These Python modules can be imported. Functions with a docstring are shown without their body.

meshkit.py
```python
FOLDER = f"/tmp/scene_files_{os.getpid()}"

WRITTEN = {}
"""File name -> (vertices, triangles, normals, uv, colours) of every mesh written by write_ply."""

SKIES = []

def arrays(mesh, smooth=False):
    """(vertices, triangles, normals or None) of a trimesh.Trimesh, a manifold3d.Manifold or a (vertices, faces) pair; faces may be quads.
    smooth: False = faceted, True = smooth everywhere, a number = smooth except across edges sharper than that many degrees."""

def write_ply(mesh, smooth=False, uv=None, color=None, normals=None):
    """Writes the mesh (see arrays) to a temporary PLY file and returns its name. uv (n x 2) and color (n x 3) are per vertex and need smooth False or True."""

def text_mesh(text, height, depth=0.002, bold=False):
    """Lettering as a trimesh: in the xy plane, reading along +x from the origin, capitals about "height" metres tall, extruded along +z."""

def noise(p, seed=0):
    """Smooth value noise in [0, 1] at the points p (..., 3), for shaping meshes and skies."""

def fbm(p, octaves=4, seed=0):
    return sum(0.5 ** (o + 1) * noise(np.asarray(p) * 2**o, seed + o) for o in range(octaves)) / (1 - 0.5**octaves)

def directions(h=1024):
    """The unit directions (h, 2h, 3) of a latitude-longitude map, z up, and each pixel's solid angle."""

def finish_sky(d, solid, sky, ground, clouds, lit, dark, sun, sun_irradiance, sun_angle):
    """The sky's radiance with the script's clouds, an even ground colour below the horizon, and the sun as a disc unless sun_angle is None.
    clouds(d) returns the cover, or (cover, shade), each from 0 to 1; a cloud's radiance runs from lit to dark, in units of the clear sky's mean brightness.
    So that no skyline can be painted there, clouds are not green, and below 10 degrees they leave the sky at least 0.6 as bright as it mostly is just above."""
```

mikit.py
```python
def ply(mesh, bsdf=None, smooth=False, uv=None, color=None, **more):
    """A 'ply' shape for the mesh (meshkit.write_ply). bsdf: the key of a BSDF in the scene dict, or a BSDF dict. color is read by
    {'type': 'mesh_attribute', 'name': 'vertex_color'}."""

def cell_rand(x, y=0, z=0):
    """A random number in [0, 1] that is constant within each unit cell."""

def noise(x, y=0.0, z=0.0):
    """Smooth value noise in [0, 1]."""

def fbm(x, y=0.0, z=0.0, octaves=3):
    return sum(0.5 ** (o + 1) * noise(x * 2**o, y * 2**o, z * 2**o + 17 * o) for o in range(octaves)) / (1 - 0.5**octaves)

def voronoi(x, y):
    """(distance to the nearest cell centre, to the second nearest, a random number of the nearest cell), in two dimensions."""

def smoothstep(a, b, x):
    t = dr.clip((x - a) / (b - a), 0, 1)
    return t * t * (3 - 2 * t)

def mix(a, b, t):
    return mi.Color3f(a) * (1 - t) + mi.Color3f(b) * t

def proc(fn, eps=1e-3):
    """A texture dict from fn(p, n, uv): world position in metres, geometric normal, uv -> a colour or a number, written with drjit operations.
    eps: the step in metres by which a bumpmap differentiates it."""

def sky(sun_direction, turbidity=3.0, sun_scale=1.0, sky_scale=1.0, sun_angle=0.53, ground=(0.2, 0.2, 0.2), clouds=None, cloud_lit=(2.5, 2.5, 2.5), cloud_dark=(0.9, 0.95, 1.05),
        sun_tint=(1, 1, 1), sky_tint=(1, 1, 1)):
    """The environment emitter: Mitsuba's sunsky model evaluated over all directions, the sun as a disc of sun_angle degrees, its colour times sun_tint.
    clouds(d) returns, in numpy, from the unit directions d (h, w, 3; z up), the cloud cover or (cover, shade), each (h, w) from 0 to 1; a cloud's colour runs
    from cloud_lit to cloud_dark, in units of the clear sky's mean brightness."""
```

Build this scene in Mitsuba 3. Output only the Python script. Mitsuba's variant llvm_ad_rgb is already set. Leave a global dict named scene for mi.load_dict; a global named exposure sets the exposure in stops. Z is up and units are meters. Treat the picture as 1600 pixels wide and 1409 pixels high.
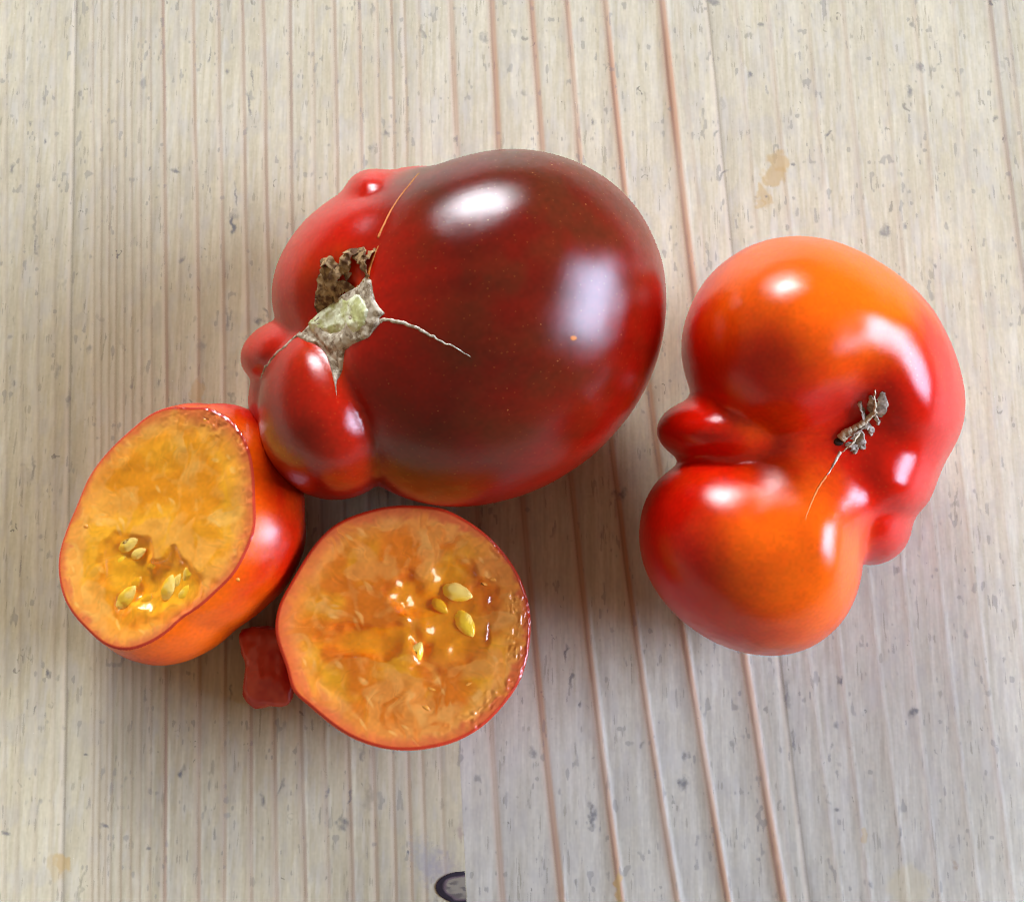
import math
import numpy as np
import drjit as dr
import mitsuba as mi
import trimesh
import mikit, meshkit
from mikit import noise, fbm, voronoi, cell_rand, smoothstep, mix
from scipy.spatial import Delaunay
import shapely.geometry as sg

T = mi.ScalarTransform4f
MM = 0.001
scene, labels = {}, {}

# ------------------------------------------------------------------ camera, light, exposure
exposure = 0.9
TILT = math.radians(15)
CAM = np.array([0, -0.26 * math.sin(TILT), 0.26 * math.cos(TILT)])
scene['camera'] = {'type': 'perspective', 'fov': 36.2, 'fov_axis': 'x', 'near_clip': 0.01, 'far_clip': 20.0,
                   'to_world': T().look_at(origin=CAM.tolist(), target=[0, 0, 0], up=[0, 1, 0])}


def window(key, azimuth, elevation, distance, width, height, rgb, label):
    """A bright window some way off across the room: one pane of sky light."""
    a, e = math.radians(azimuth), math.radians(elevation)
    at = np.array([math.cos(e) * math.cos(a), math.cos(e) * math.sin(a), math.sin(e)]) * distance
    scene[key] = {'type': 'rectangle', 'to_world': T().look_at(origin=at.tolist(), target=[0, 0, at[2]*0.55], up=[0, 0, 1]).scale([width / 2, height / 2, 1]),
                  'bsdf': {'type': 'diffuse', 'reflectance': {'type': 'rgb', 'value': [0, 0, 0]}},
                  'emitter': {'type': 'area', 'radiance': {'type': 'rgb', 'value': list(rgb)}}}
    labels[key] = {'label': label, 'category': 'window', 'kind': 'structure'}


window('window', 101, 25, 2.4, 0.90, 0.62, (21.4, 22.6, 24.2), 'bright window across the room beyond the far side of the table')
window('window_001', 0, 26, 2.4, 1.60, 1.35, (7.6, 9.1, 12.4), 'cooler window across the room to the right of the table')
scene['room_light'] = {'type': 'constant', 'radiance': {'type': 'rgb', 'value': [0.155, 0.115, 0.076]}}


def put(key, mesh, bsdf, smooth=True, uv=None, label=None, category=None, kind=None, group=None):
    """One entry of the scene; meshes are modelled in millimetres."""
    base, k = key, 0
    while key in scene:
        k += 1
        key = f'{base}_{k:03d}'
    v, f, _ = meshkit.arrays(mesh)
    scene[key] = mikit.ply((v * MM, f), bsdf, smooth, uv)
    d = {a: b for a, b in (('label', label), ('category', category), ('kind', kind), ('group', group)) if b}
    if d:
        labels[key] = d
    return key


# ------------------------------------------------------------------ modelling helpers (millimetres)
def unit(v):
    v = np.asarray(v, float)
    return v / np.linalg.norm(v, axis=-1, keepdims=True)


def ellipsoid(lobe, p):
    c, ax, r = lobe
    q = (p - np.array(c)) @ np.array(ax).T
    k0 = np.linalg.norm(q / r, axis=-1)
    k1 = np.linalg.norm(q / np.square(r), axis=-1)
    return k0 * (k0 - 1) / np.maximum(k1, 1e-9)


def smin(a, b, k):
    h = np.clip(0.5 + 0.5 * (b - a) / k, 0, 1)
    return b * (1 - h) + a * h - k * h * (1 - h)


def surface_nets(fn, lo, hi, step):
    """The zero surface of fn as a mesh, its vertices moved onto the surface afterwards."""
    n = np.ceil((np.array(hi) - lo) / step).astype(int) + 1
    g = np.stack(np.meshgrid(*[lo[i] + step * np.arange(n[i]) for i in range(3)], indexing='ij'), -1)
    s = np.stack([fn(sl) for sl in g])
    inside = s < 0
    count = sum(inside[a:n[0] - 1 + a, b:n[1] - 1 + b, c:n[2] - 1 + c].astype(int) for a in (0, 1) for b in (0, 1) for c in (0, 1))
    active = (count > 0) & (count < 8)
    idx = -np.ones(active.shape, int)
    cells = np.argwhere(active)
    idx[tuple(cells.T)] = np.arange(len(cells))
    total, weight = np.zeros((len(cells), 3)), np.zeros(len(cells))
    corner = [np.array(c) for c in np.ndindex(2, 2, 2)]
    for a in corner:
        for axis in range(3):
            if a[axis]:
                continue
            b = a.copy()
            b[axis] = 1
            sa, sb = s[tuple((cells + a).T)], s[tuple((cells + b).T)]
            cross = (sa < 0) != (sb < 0)
            t = np.where(cross, sa / np.where(sa == sb, 1, sa - sb), 0)
            total += (a + t[:, None] * (b - a)) * cross[:, None]
            weight += cross
    v = lo + step * (cells + total / weight[:, None])
    faces = []
    for axis in range(3):
        u, w = (axis + 1) % 3, (axis + 2) % 3
        sl = [slice(1, -1)] * 3
        sl[axis] = slice(0, -1)
        hi_ = list(sl)
        hi_[axis] = slice(1, None)
        a, b = inside[tuple(sl)], inside[tuple(hi_)]
        for flip, m in ((False, a & ~b), (True, ~a & b)):
            e = np.argwhere(m)
            off = np.zeros(3, int)
            off[u] = off[w] = 1
            e = e + off
            du, dw = np.eye(3, dtype=int)[u], np.eye(3, dtype=int)[w]
            q = [idx[tuple((e - x).T)] for x in (du + dw, dw, 0 * du, du)]
            q = np.stack(q[::-1] if flip else q, 1)
            faces.append(q)
    f = np.vstack(faces)
    f = f[(f >= 0).all(1)]
    for _ in range(2):
        v = onto(fn, v)
    return v, np.vstack([f[:, [0, 1, 2]], f[:, [0, 2, 3]]])


def grad(fn, p, e=0.05):
    return unit(np.stack([fn(p + d) - fn(p - d) for d in np.eye(3) * e], -1))


def onto(fn, p, n=1):
    for _ in range(n):
        p = p - grad(fn, p) * fn(p)[..., None]
    return p


def lumps(p, size, seed):
    return meshkit.fbm(np.asarray(p) / size + 50, 3, seed) - 0.5


def resample(path, step):
    path = np.asarray(path, float)
    s = np.concatenate([[0], np.cumsum(np.linalg.norm(np.diff(path[:, :3], axis=0), axis=1))])
    t = np.linspace(0, s[-1], max(int(s[-1] / step) + 1, 3))
    from scipy.interpolate import PchipInterpolator
    return np.stack([PchipInterpolator(s, path[:, k])(t) for k in range(path.shape[1])], 1)


def strand(path, width, thick, up=None, sides=10, rough=0.0, seed=0):
    """A tube along a path: width and thick are half-sizes, numbers or one per resampled point (as functions of 0..1)."""
    path = np.asarray(path, float)
    n = len(path)
    t = np.linspace(0, 1, n)
    w = width(t) if callable(width) else np.full(n, width)
    h = thick(t) if callable(thick) else np.full(n, thick)
    d = unit(np.gradient(path, axis=0))
    up = np.broadcast_to([0, 0, 1.0] if up is None else up, (n, 3))
    side = unit(np.cross(d, up))
    top = unit(np.cross(side, d))
    a = np.arange(sides) * 2 * np.pi / sides
    v = path[:, None] + side[:, None] * (np.cos(a)[None, :, None] * w[:, None, None]) + top[:, None] * (np.sin(a)[None, :, None] * h[:, None, None])
    if rough:
        v += (np.stack([meshkit.noise(v / 0.45 + 31 * k, seed + k) for k in range(3)], -1) - 0.5) * rough
    v = np.vstack([v.reshape(-1, 3), path[:1], path[-1:]])
    i, j = np.meshgrid(np.arange(n - 1), np.arange(sides), indexing='ij')
    i, j = i.ravel(), j.ravel()
    a0, a1, b0, b1 = i * sides + j, i * sides + (j + 1) % sides, (i + 1) * sides + j, (i + 1) * sides + (j + 1) % sides
    f = np.vstack([np.stack([a0, b0, b1], 1), np.stack([a0, b1, a1], 1)])
    j = np.arange(sides)
    f = np.vstack([f, np.stack([0 * j + n * sides, j, (j + 1) % sides], 1), np.stack([0 * j + n * sides + 1, (n - 1) * sides + (j + 1) % sides, (n - 1) * sides + j], 1)])
    return v, f


def patch(fn, outline, lift, step=0.22, sink=0.15):
    """A raised patch on the surface fn = 0 whose outline is given in x, y, z; lift(p, edge distance) is its thickness."""
    outline = onto(fn, np.asarray(outline, float), 3)
    c = outline.mean(0)
    n = grad(fn, onto(fn, c[None], 3))[0]
    a = unit(np.cross(n, [0.3, 1, 0]))
    b = np.cross(n, a)
    flat = np.stack([(outline - c) @ a, (outline - c) @ b], 1)
    poly = sg.Polygon(flat).buffer(0)
    if poly.geom_type != 'Polygon':
        poly = max(poly.geoms, key=lambda g: g.area)
    ring = np.array(poly.exterior.segmentize(step).coords)[:-1]
    lo, hi = flat.min(0), flat.max(0)
    gx, gy = np.meshgrid(np.arange(lo[0], hi[0], step), np.arange(lo[1], hi[1], step))
    pts = np.stack([gx.ravel(), gy.ravel()], 1)
    inner = poly.buffer(-0.5 * step)
    import shapely
    pts = pts[shapely.contains_xy(inner, pts[:, 0], pts[:, 1])]
    pts = np.vstack([ring, pts])
    tri = Delaunay(pts).simplices
    mid = pts[tri].mean(1)
    tri = tri[shapely.contains_xy(poly, mid[:, 0], mid[:, 1])]
    edge = shapely.distance(poly.exterior, shapely.points(pts))
    p = onto(fn, c + pts[:, :1] * a + pts[:, 1:] * b, 4)
    g = grad(fn, p)
    p = p + g * (np.where(edge < 1e-6, -sink, lift(p, edge)))[:, None]
    t = p[tri]
    if (np.cross(t[:, 1] - t[:, 0], t[:, 2] - t[:, 0]) * n).sum() < 0:
        tri = tri[:, ::-1]
    return (p, tri), edge


def blob(center, axes, radii, seed=0, rough=0.0, tip=0.0, detail=3):
    s = trimesh.creation.icosphere(detail)
    u = np.array(s.vertices)
    v = u * radii
    if tip:
        v[:, 1:] *= (1 - tip * np.clip(u[:, :1], -0.3, 1))
    if rough:
        v *= 1 + rough * (meshkit.fbm(u * 2 + seed * 7.3 + 40, 2, seed)[:, None] - 0.5)
    return np.asarray(center) + v @ np.asarray(axes), s.faces


# ------------------------------------------------------------------ the tomatoes' solid shapes
MAIN = ((-3.91, 12.57, 25.00), ((0.6768, -0.6904, -0.2555), (0.7360, 0.6422, 0.2141), (-0.0163, 0.3330, -0.9428)), (25.11, 29.12, 25.00))
SHOULDER = ((-23.44, 24.65, 22.00), ((0.7845, 0.5991, 0.1601), (-0.6129, 0.7097, 0.3474), (-0.0945, 0.3707, -0.9239)), (15.03, 10.62, 22.00))
CORE = ((-23.80, 15.10, 22.00), ((0.9953, 0.0329, -0.0915), (-0.0000, 0.9410, 0.3384), (-0.0973, 0.3368, -0.9366)), (10.91, 10.91, 16.00))
FRONT_LOBE = ((-27.81, -0.83, 20.00), ((0.9335, 0.3585, -0.0092), (-0.3398, 0.8922, 0.2974), (-0.1149, 0.2745, -0.9547)), (10.91, 11.89, 20.00))
FRONT_NECK = ((-29.02, 5.62, 24.00), ((0.9776, 0.2017, -0.0602), (-0.1724, 0.9313, 0.3209), (-0.1207, 0.3034, -0.9452)), (7.01, 7.79, 13.50))
SIDE_LOBE = ((-34.62, 11.23, 18.00), ((0.9608, 0.2724, -0.0509), (-0.2396, 0.9088, 0.3416), (-0.1393, 0.3161, -0.9385)), (7.93, 5.42, 14.00))
SLIVER = ((-35.31, 3.29, 13.00), ((0.9563, 0.2868, -0.0568), (-0.2562, 0.9157, 0.3094), (-0.1408, 0.2814, -0.9492)), (6.29, 8.73, 13.00))
NUB = ((-21.43, 33.20, 29.00), ((0.9962, 0.0361, -0.0798), (-0.0000, 0.9111, 0.4122), (-0.0876, 0.4106, -0.9076)), (3.93, 3.54, 9.00))
NECK = ((-14.71, 32.86, 21.00), ((0.9643, 0.2599, 0.0515), (-0.2584, 0.8796, 0.3993), (-0.0585, 0.3984, -0.9154)), (9.13, 7.71, 18.00))
SCAR_SPOT = np.array((-24.1, 10.2, 37.0))


def dark_tomato(p):
    d = ellipsoid(MAIN, p)
    d = smin(d, smin(smin(ellipsoid(SHOULDER, p), ellipsoid(NECK, p), 4.0), ellipsoid(NUB, p), 2.0), 2.6)
    d = smin(d, ellipsoid(CORE, p), 6.0)
    e = smin(ellipsoid(SIDE_LOBE, p), ellipsoid(CORE, p), 2.0)
    d = smin(d, e, 0.7)
    d = smin(d, smin(ellipsoid(SLIVER, p), smin(ellipsoid(FRONT_LOBE, p), ellipsoid(FRONT_NECK, p), 5.0), 0.5), 1.0)
    r = np.linalg.norm(p - SCAR_SPOT, axis=-1)
    return d + 1.6 * np.exp(-(r / 6.0) ** 2) + 0.5 * lumps(p, 14.0, 3)


UPPER = ((43.53, 10.37, 23.00), ((0.9841, -0.0573, 0.1683), (0.0000, 0.9467, 0.3223), (0.1778, 0.3171, -0.9316)), (17.30, 16.90, 24.00))
RIDGE = ((58.85, 5.85, 21.00), ((0.9240, 0.2263, 0.3082), (-0.3002, 0.9285, 0.2183), (0.2368, 0.2943, -0.9259)), (9.37, 14.00, 20.50))
TAPER = ((43.00, -13.47, 18.00), ((0.6586, 0.6975, 0.2825), (-0.7314, 0.6815, 0.0224), (0.1769, 0.2214, -0.9590)), (11.53, 8.21, 16.00))
CREST = ((53.20, 13.03, 24.00), ((0.8457, -0.5337, 0.0094), (0.4882, 0.7805, 0.3904), (0.2156, 0.3255, -0.9206)), (9.42, 7.85, 20.50))
RIM = ((52.88, 2.11, 17.00), ((0.9774, -0.0601, 0.2029), (0.0000, 0.9588, 0.2842), (0.2116, 0.2777, -0.9371)), (14.96, 13.97, 17.00))
KNOB = ((56.50, -8.61, 17.50), ((0.8431, -0.5331, 0.0700), (0.4868, 0.8121, 0.3217), (0.2283, 0.2372, -0.9443)), (8.27, 6.50, 17.00))
LOWER = ((35.20, -21.13, 18.50), ((0.7731, -0.6343, -0.0089), (0.6171, 0.7487, 0.2420), (0.1468, 0.1925, -0.9702)), (17.22, 13.73, 18.50))
SMALL = ((33.30, -2.18, 19.00), ((0.9900, -0.0705, 0.1222), (0.0346, 0.9610, 0.2745), (0.1368, 0.2675, -0.9538)), (10.84, 5.91, 15.00))
TAIL = ((56.18, -15.50, 14.00), ((0.9155, -0.3794, 0.1340), (0.3332, 0.9016, 0.2759), (0.2255, 0.2079, -0.9518)), (5.55, 6.34, 13.50))
BRIDGE = ((45.47, -19.07, 20.00), ((0.9766, -0.1407, 0.1628), (0.1026, 0.9695, 0.2225), (0.1891, 0.2005, -0.9613)), (6.17, 9.25, 17.00))
HEART = ((48.12, -5.14, 19.00), ((0.9805, -0.0508, 0.1897), (0.0000, 0.9660, 0.2586), (0.1963, 0.2536, -0.9472)), (13.26, 12.28, 15.00))
PIT = np.array((47.9, -8.7, 40.0))
LOWER_TOP = ((34.18, -14.44, 16.50), ((0.9804, 0.1052, 0.1665), (-0.1378, 0.9704, 0.1985), (0.1407, 0.2176, -0.9659)), (11.98, 8.45, 16.50))


def orange_tomato(p):
    d = smin(ellipsoid(UPPER, p), ellipsoid(RIM, p), 6.0)
    d = smin(d, ellipsoid(CREST, p), 5.0)
    d = smin(d, ellipsoid(RIDGE, p), 5.0)
    d = smin(d, ellipsoid(KNOB, p), 5.0)
    d = smin(d, ellipsoid(HEART, p), 4.0)
    d = smin(d, smin(smin(ellipsoid(LOWER, p), ellipsoid(LOWER_TOP, p), 3.0), ellipsoid(BRIDGE, p), 6.5), 6.5)
    d = smin(d, ellipsoid(TAPER, p), 6.0)
    d = smin(d, ellipsoid(TAIL, p), 2.0)
    d = smin(d, ellipsoid(SMALL, p), 2.2)
    r = np.linalg.norm(p - PIT, axis=-1)
    return d + 4.2 * np.exp(-(r / 6.0) ** 2) + 0.6 * lumps(p, 11.0, 8)


# --- bodies end
# ------------------------------------------------------------------ materials
def principled(color, rough, **more):
    return {'type': 'principled', 'base_color': color if isinstance(color, dict) else {'type': 'rgb', 'value': list(color)}, 'roughness': rough, **more}


def dots(p, cell, radius, share, k=0.0):
    """1 inside small round specks scattered in space."""
    q = p * (1000.0 / cell) + k
    c = dr.floor(q)
    r1, r2, r3, r4 = (cell_rand(c.x + 13 * j, c.y + 5 * j, c.z) for j in range(4))
    d = dr.norm(q - c - mi.Vector3f(0.25 + 0.5 * r1, 0.25 + 0.5 * r2, 0.25 + 0.5 * r3))
    return dr.select(r4 < share, 1 - smoothstep(0.5 * radius / cell, radius / cell, d), 0)


def skin_color(p, n, uv):
    """uv: how dark (unripe shoulders), how orange."""
    q = p * 1000.0
    m = fbm(q.x * 0.16, q.y * 0.16, q.z * 0.16, 3)
    f = noise(q.x * 1.6, q.y * 1.6, q.z * 1.6)
    o = dr.clip(uv.y + 0.55 * (m - 0.5) + 0.06 * (f - 0.5), 0, 1)
    d = dr.clip(uv.x + (0.22 * (m - 0.5) + 0.08 * (f - 0.5)) * smoothstep(0.02, 0.3, uv.x), 0, 1)
    c = mix((0.76, 0.016, 0.003), (0.92, 0.225, 0.005), smoothstep(0.1, 0.95, o))
    c = mix(c, mix((0.180, 0.010, 0.0045), (0.175, 0.027, 0.008), smoothstep(0.35, 0.65, m)), d)
    c = c * (0.93 + 0.14 * noise(q.x * 2.3, q.y * 2.3, q.z * 2.3))
    c = mix(c, (0.80, 0.26, 0.06), 0.16 * dots(p, 0.9, 0.20, 0.5, 31.0))
    c = mix(c, (0.75, 0.30, 0.10), 0.6 * dots(p, 2.3, 0.17, 0.4) * (0.35 + 0.65 * smoothstep(0.1, 0.4, uv.x)))
    return c


scene['tomato_skin'] = {'type': 'roughplastic', 'distribution': 'beckmann', 'alpha': 0.088, 'int_ior': 1.47, 'nonlinear': True, 'diffuse_reflectance': mikit.proc(skin_color)}


def cork_color(p, n, uv):
    q = p * 1000.0
    m = fbm(q.x * 1.1, q.y * 1.1, q.z * 1.1, 3)
    f = noise(q.x * 6, q.y * 6, q.z * 6)
    return mix(mix((0.24, 0.175, 0.11), (0.58, 0.51, 0.39), smoothstep(0.3, 0.6, m)), (0.70, 0.65, 0.54), 0.5 * smoothstep(0.55, 0.8, f))


def pith_color(p, n, uv):
    q = p * 1000.0
    m = fbm(q.x * 0.9, q.y * 0.9, q.z * 0.9, 3)
    return mix((0.56, 0.59, 0.26), (0.80, 0.84, 0.60), smoothstep(0.35, 0.62, m))


def dry_color(p, n, uv):
    q = p * 1000.0
    m = fbm(q.x * 1.3, q.y * 1.3, q.z * 1.3, 3)
    return mix((0.12, 0.055, 0.025), (0.44, 0.29, 0.14), smoothstep(0.3, 0.65, m))


def grey_dry_color(p, n, uv):
    q = p * 1000.0
    m = fbm(q.x * 1.5, q.y * 1.5, q.z * 1.5, 3)
    return mix((0.22, 0.165, 0.125), (0.54, 0.47, 0.38), smoothstep(0.3, 0.7, m))


scene['cork'] = principled(mikit.proc(cork_color), 0.75, specular=0.3)
scene['pith'] = principled(mikit.proc(pith_color), 0.45, specular=0.5)
scene['dry_leaf'] = {'type': 'twosided', 'bsdf': principled(mikit.proc(dry_color), 0.8, specular=0.25)}
scene['grey_leaf'] = {'type': 'twosided', 'bsdf': principled(mikit.proc(grey_dry_color), 0.75, specular=0.25)}
scene['stem_dark'] = principled((0.035, 0.018, 0.012), 0.7, specular=0.2)
scene['straw'] = principled((0.55, 0.45, 0.30), 0.6, specular=0.3)
scene['orange_scar'] = principled((0.66, 0.20, 0.03), 0.5, specular=0.4)

# ------------------------------------------------------------------ wooden table top
SEAM = [(-15.31, 83.97), (-11.16, 0.06), (-6.91, -71.95)]
# growth-ring lines: three points along each, then how orange, how dark, half-width in mm, ridge height in mm
RINGS = [
    (((-90.73, 83.97), (-83.94, 0.06), (-77.93, -71.95)), 0.05, 0.12, 0.25, 0.05),
    (((-87.73, 83.97), (-81.39, 0.06), (-75.96, -71.95)), 0.05, 0.12, 0.25, 0.05),
    (((-84.97, 83.97), (-78.63, 0.06), (-73.19, -71.95)), 0.05, 0.12, 0.25, 0.05),
    (((-81.98, 83.97), (-75.87, 0.06), (-70.63, -71.95)), 0.05, 0.12, 0.25, 0.05),
    (((-78.29, 83.97), (-73.53, 0.06), (-69.05, -71.95)), 0, 0.42, 0.22, -0.06),
    (((-75.30, 83.97), (-69.28, 0.06), (-64.51, -71.95)), 0.16, 0.16, 0.18, 0.06),
    (((-73.69, 83.97), (-68.22, 0.06), (-63.53, -71.95)), 0.16, 0.16, 0.18, 0.06),
    (((-72.30, 83.97), (-66.94, 0.06), (-62.54, -71.95)), 0.16, 0.16, 0.18, 0.06),
    (((-70.69, 83.97), (-65.88, 0.06), (-61.75, -71.95)), 0.16, 0.16, 0.18, 0.06),
    (((-69.54, 83.97), (-64.39, 0.06), (-60.17, -71.95)), 0.16, 0.16, 0.18, 0.06),
    (((-68.39, 83.97), (-62.90, 0.06), (-58.59, -71.95)), 0.16, 0.16, 0.18, 0.06),
    (((-66.66, 83.97), (-61.42, 0.06), (-57.21, -71.95)), 0.16, 0.16, 0.18, 0.06),
    (((-64.94, 83.97), (-59.72, 0.06), (-55.63, -71.95)), 0.16, 0.16, 0.18, 0.06),
    (((-62.63, 83.97), (-57.17, 0.06), (-53.37, -71.95)), 0.55, 0.3, 0.28, 0.15),
    (((-59.87, 83.97), (-54.94, 0.06), (-50.90, -71.95)), 0.05, 0.1, 0.2, 0.04),
    (((-57.22, 83.97), (-51.85, 0.06), (-48.24, -71.95)), 0.39, 0.14, 0.28, 0.11),
    (((-52.73, 83.97), (-47.60, 0.06), (-44.39, -71.95)), 0.36, 0.2, 0.28, 0.11),
    (((-48.36, 83.97), (-43.57, 0.06), (-40.05, -71.95)), 0.39, 0.24, 0.28, 0.12),
    (((-44.56, 83.97), (-39.85, 0.06), (-36.10, -71.95)), 0.39, 0.24, 0.3, 0.12),
    (((-39.72, 83.97), (-35.70, 0.06), (-31.66, -71.95)), 0.36, 0.31, 0.28, 0.12),
    (((-35.69, 83.97), (-31.77, 0.06), (-28.11, -71.95)), 0.21, 0.14, 0.23, 0.09),
    (((-31.78, 83.97), (-27.84, 0.06), (-24.46, -71.95)), 0.39, 0.24, 0.28, 0.12),
    (((-27.40, 83.97), (-23.80, 0.06), (-20.72, -71.95)), 0.36, 0.14, 0.28, 0.11),
    (((-24.18, 83.97), (-20.72, 0.06), (-17.76, -71.95)), 0.33, 0.14, 0.23, 0.1),
    (((-21.65, 83.97), (-18.28, 0.06), (-15.29, -71.95)), 0.36, 0.1, 0.25, 0.1),
    (((-19.34, 83.97), (-16.15, 0.06), (-13.02, -71.95)), 0.3, 0.1, 0.23, 0.09),
    (((-16.69, 83.97), (-13.60, 0.06), (-9.86, -71.95)), 0.16, 0.05, 0.25, 0.06),
    (((-10.82, 83.97), (-6.16, 0.06), (-1.18, -71.95)), 0.45, 0, 0.5, 0.12),
    (((-3.45, 83.97), (1.28, 0.06), (7.89, -71.95)), 0.8, 0, 0.58, 0.28),
    (((3.68, 83.97), (9.56, 0.06), (16.97, -71.95)), 0.8, 0, 0.55, 0.28),
    (((10.02, 83.97), (16.68, 0.06), (25.65, -71.95)), 0.74, 0, 0.52, 0.26),
    (((17.04, 83.97), (24.23, 0.06), (33.54, -71.95)), 0.86, 0, 0.58, 0.3),
    (((27.17, 83.97), (33.79, 0.06), (42.02, -71.95)), 1.0, 0, 0.72, 0.34),
    (((35.12, 83.97), (40.38, 0.06), (45.97, -71.95)), 0.05, 0.38, 0.22, -0.05),
    (((29.93, 83.97), (36.13, 0.06), (43.90, -71.95)), 0.1, 0.05, 0.3, 0.04),
    (((40.30, 83.97), (45.16, 0.06), (50.80, -71.95)), 0.1, 0.06, 0.35, 0.09),
    (((46.05, 83.97), (50.47, 0.06), (55.44, -71.95)), 0.16, 0.06, 0.35, 0.09),
    (((53.19, 83.97), (56.85, 0.06), (61.16, -71.95)), 0.1, 0.06, 0.35, 0.09),
    (((59.64, 83.97), (62.69, 0.06), (66.09, -71.95)), 0.14, 0.06, 0.35, 0.09),
    (((66.20, 83.97), (68.64, 0.06), (72.01, -71.95)), 0.1, 0.06, 0.35, 0.09),
    (((72.53, 83.97), (74.38, 0.06), (77.43, -71.95)), 0.14, 0.06, 0.35, 0.09),
    (((79.44, 83.97), (80.76, 0.06), (83.85, -71.95)), 0.1, 0.06, 0.35, 0.09),
    (((86.01, 83.97), (89.26, 0.06), (94.70, -71.95)), 0.28, 0.3, 0.4, 0.1),
    (((88.88, 83.97), (92.23, 0.06), (98.64, -71.95)), 0.18, 0.16, 0.3, 0.08),
    (((93.26, 83.97), (97.76, 0.06), (103.58, -71.95)), 0.2, 0.1, 0.3, 0.08),
]


def curve(pts):
    (x0, y0), (x1, y1), (x2, y2) = pts
    c = np.polyfit([y0, y1, y2], [x0, x1, x2], 2)
    return tuple(float(a) for a in c[::-1])


RING_CURVES = [(curve(r[0]), *r[1:]) for r in RINGS]
SEAM_CURVE = curve(SEAM)


def along(c, y):
    return c[0] + y * (c[1] + y * c[2])


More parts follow.
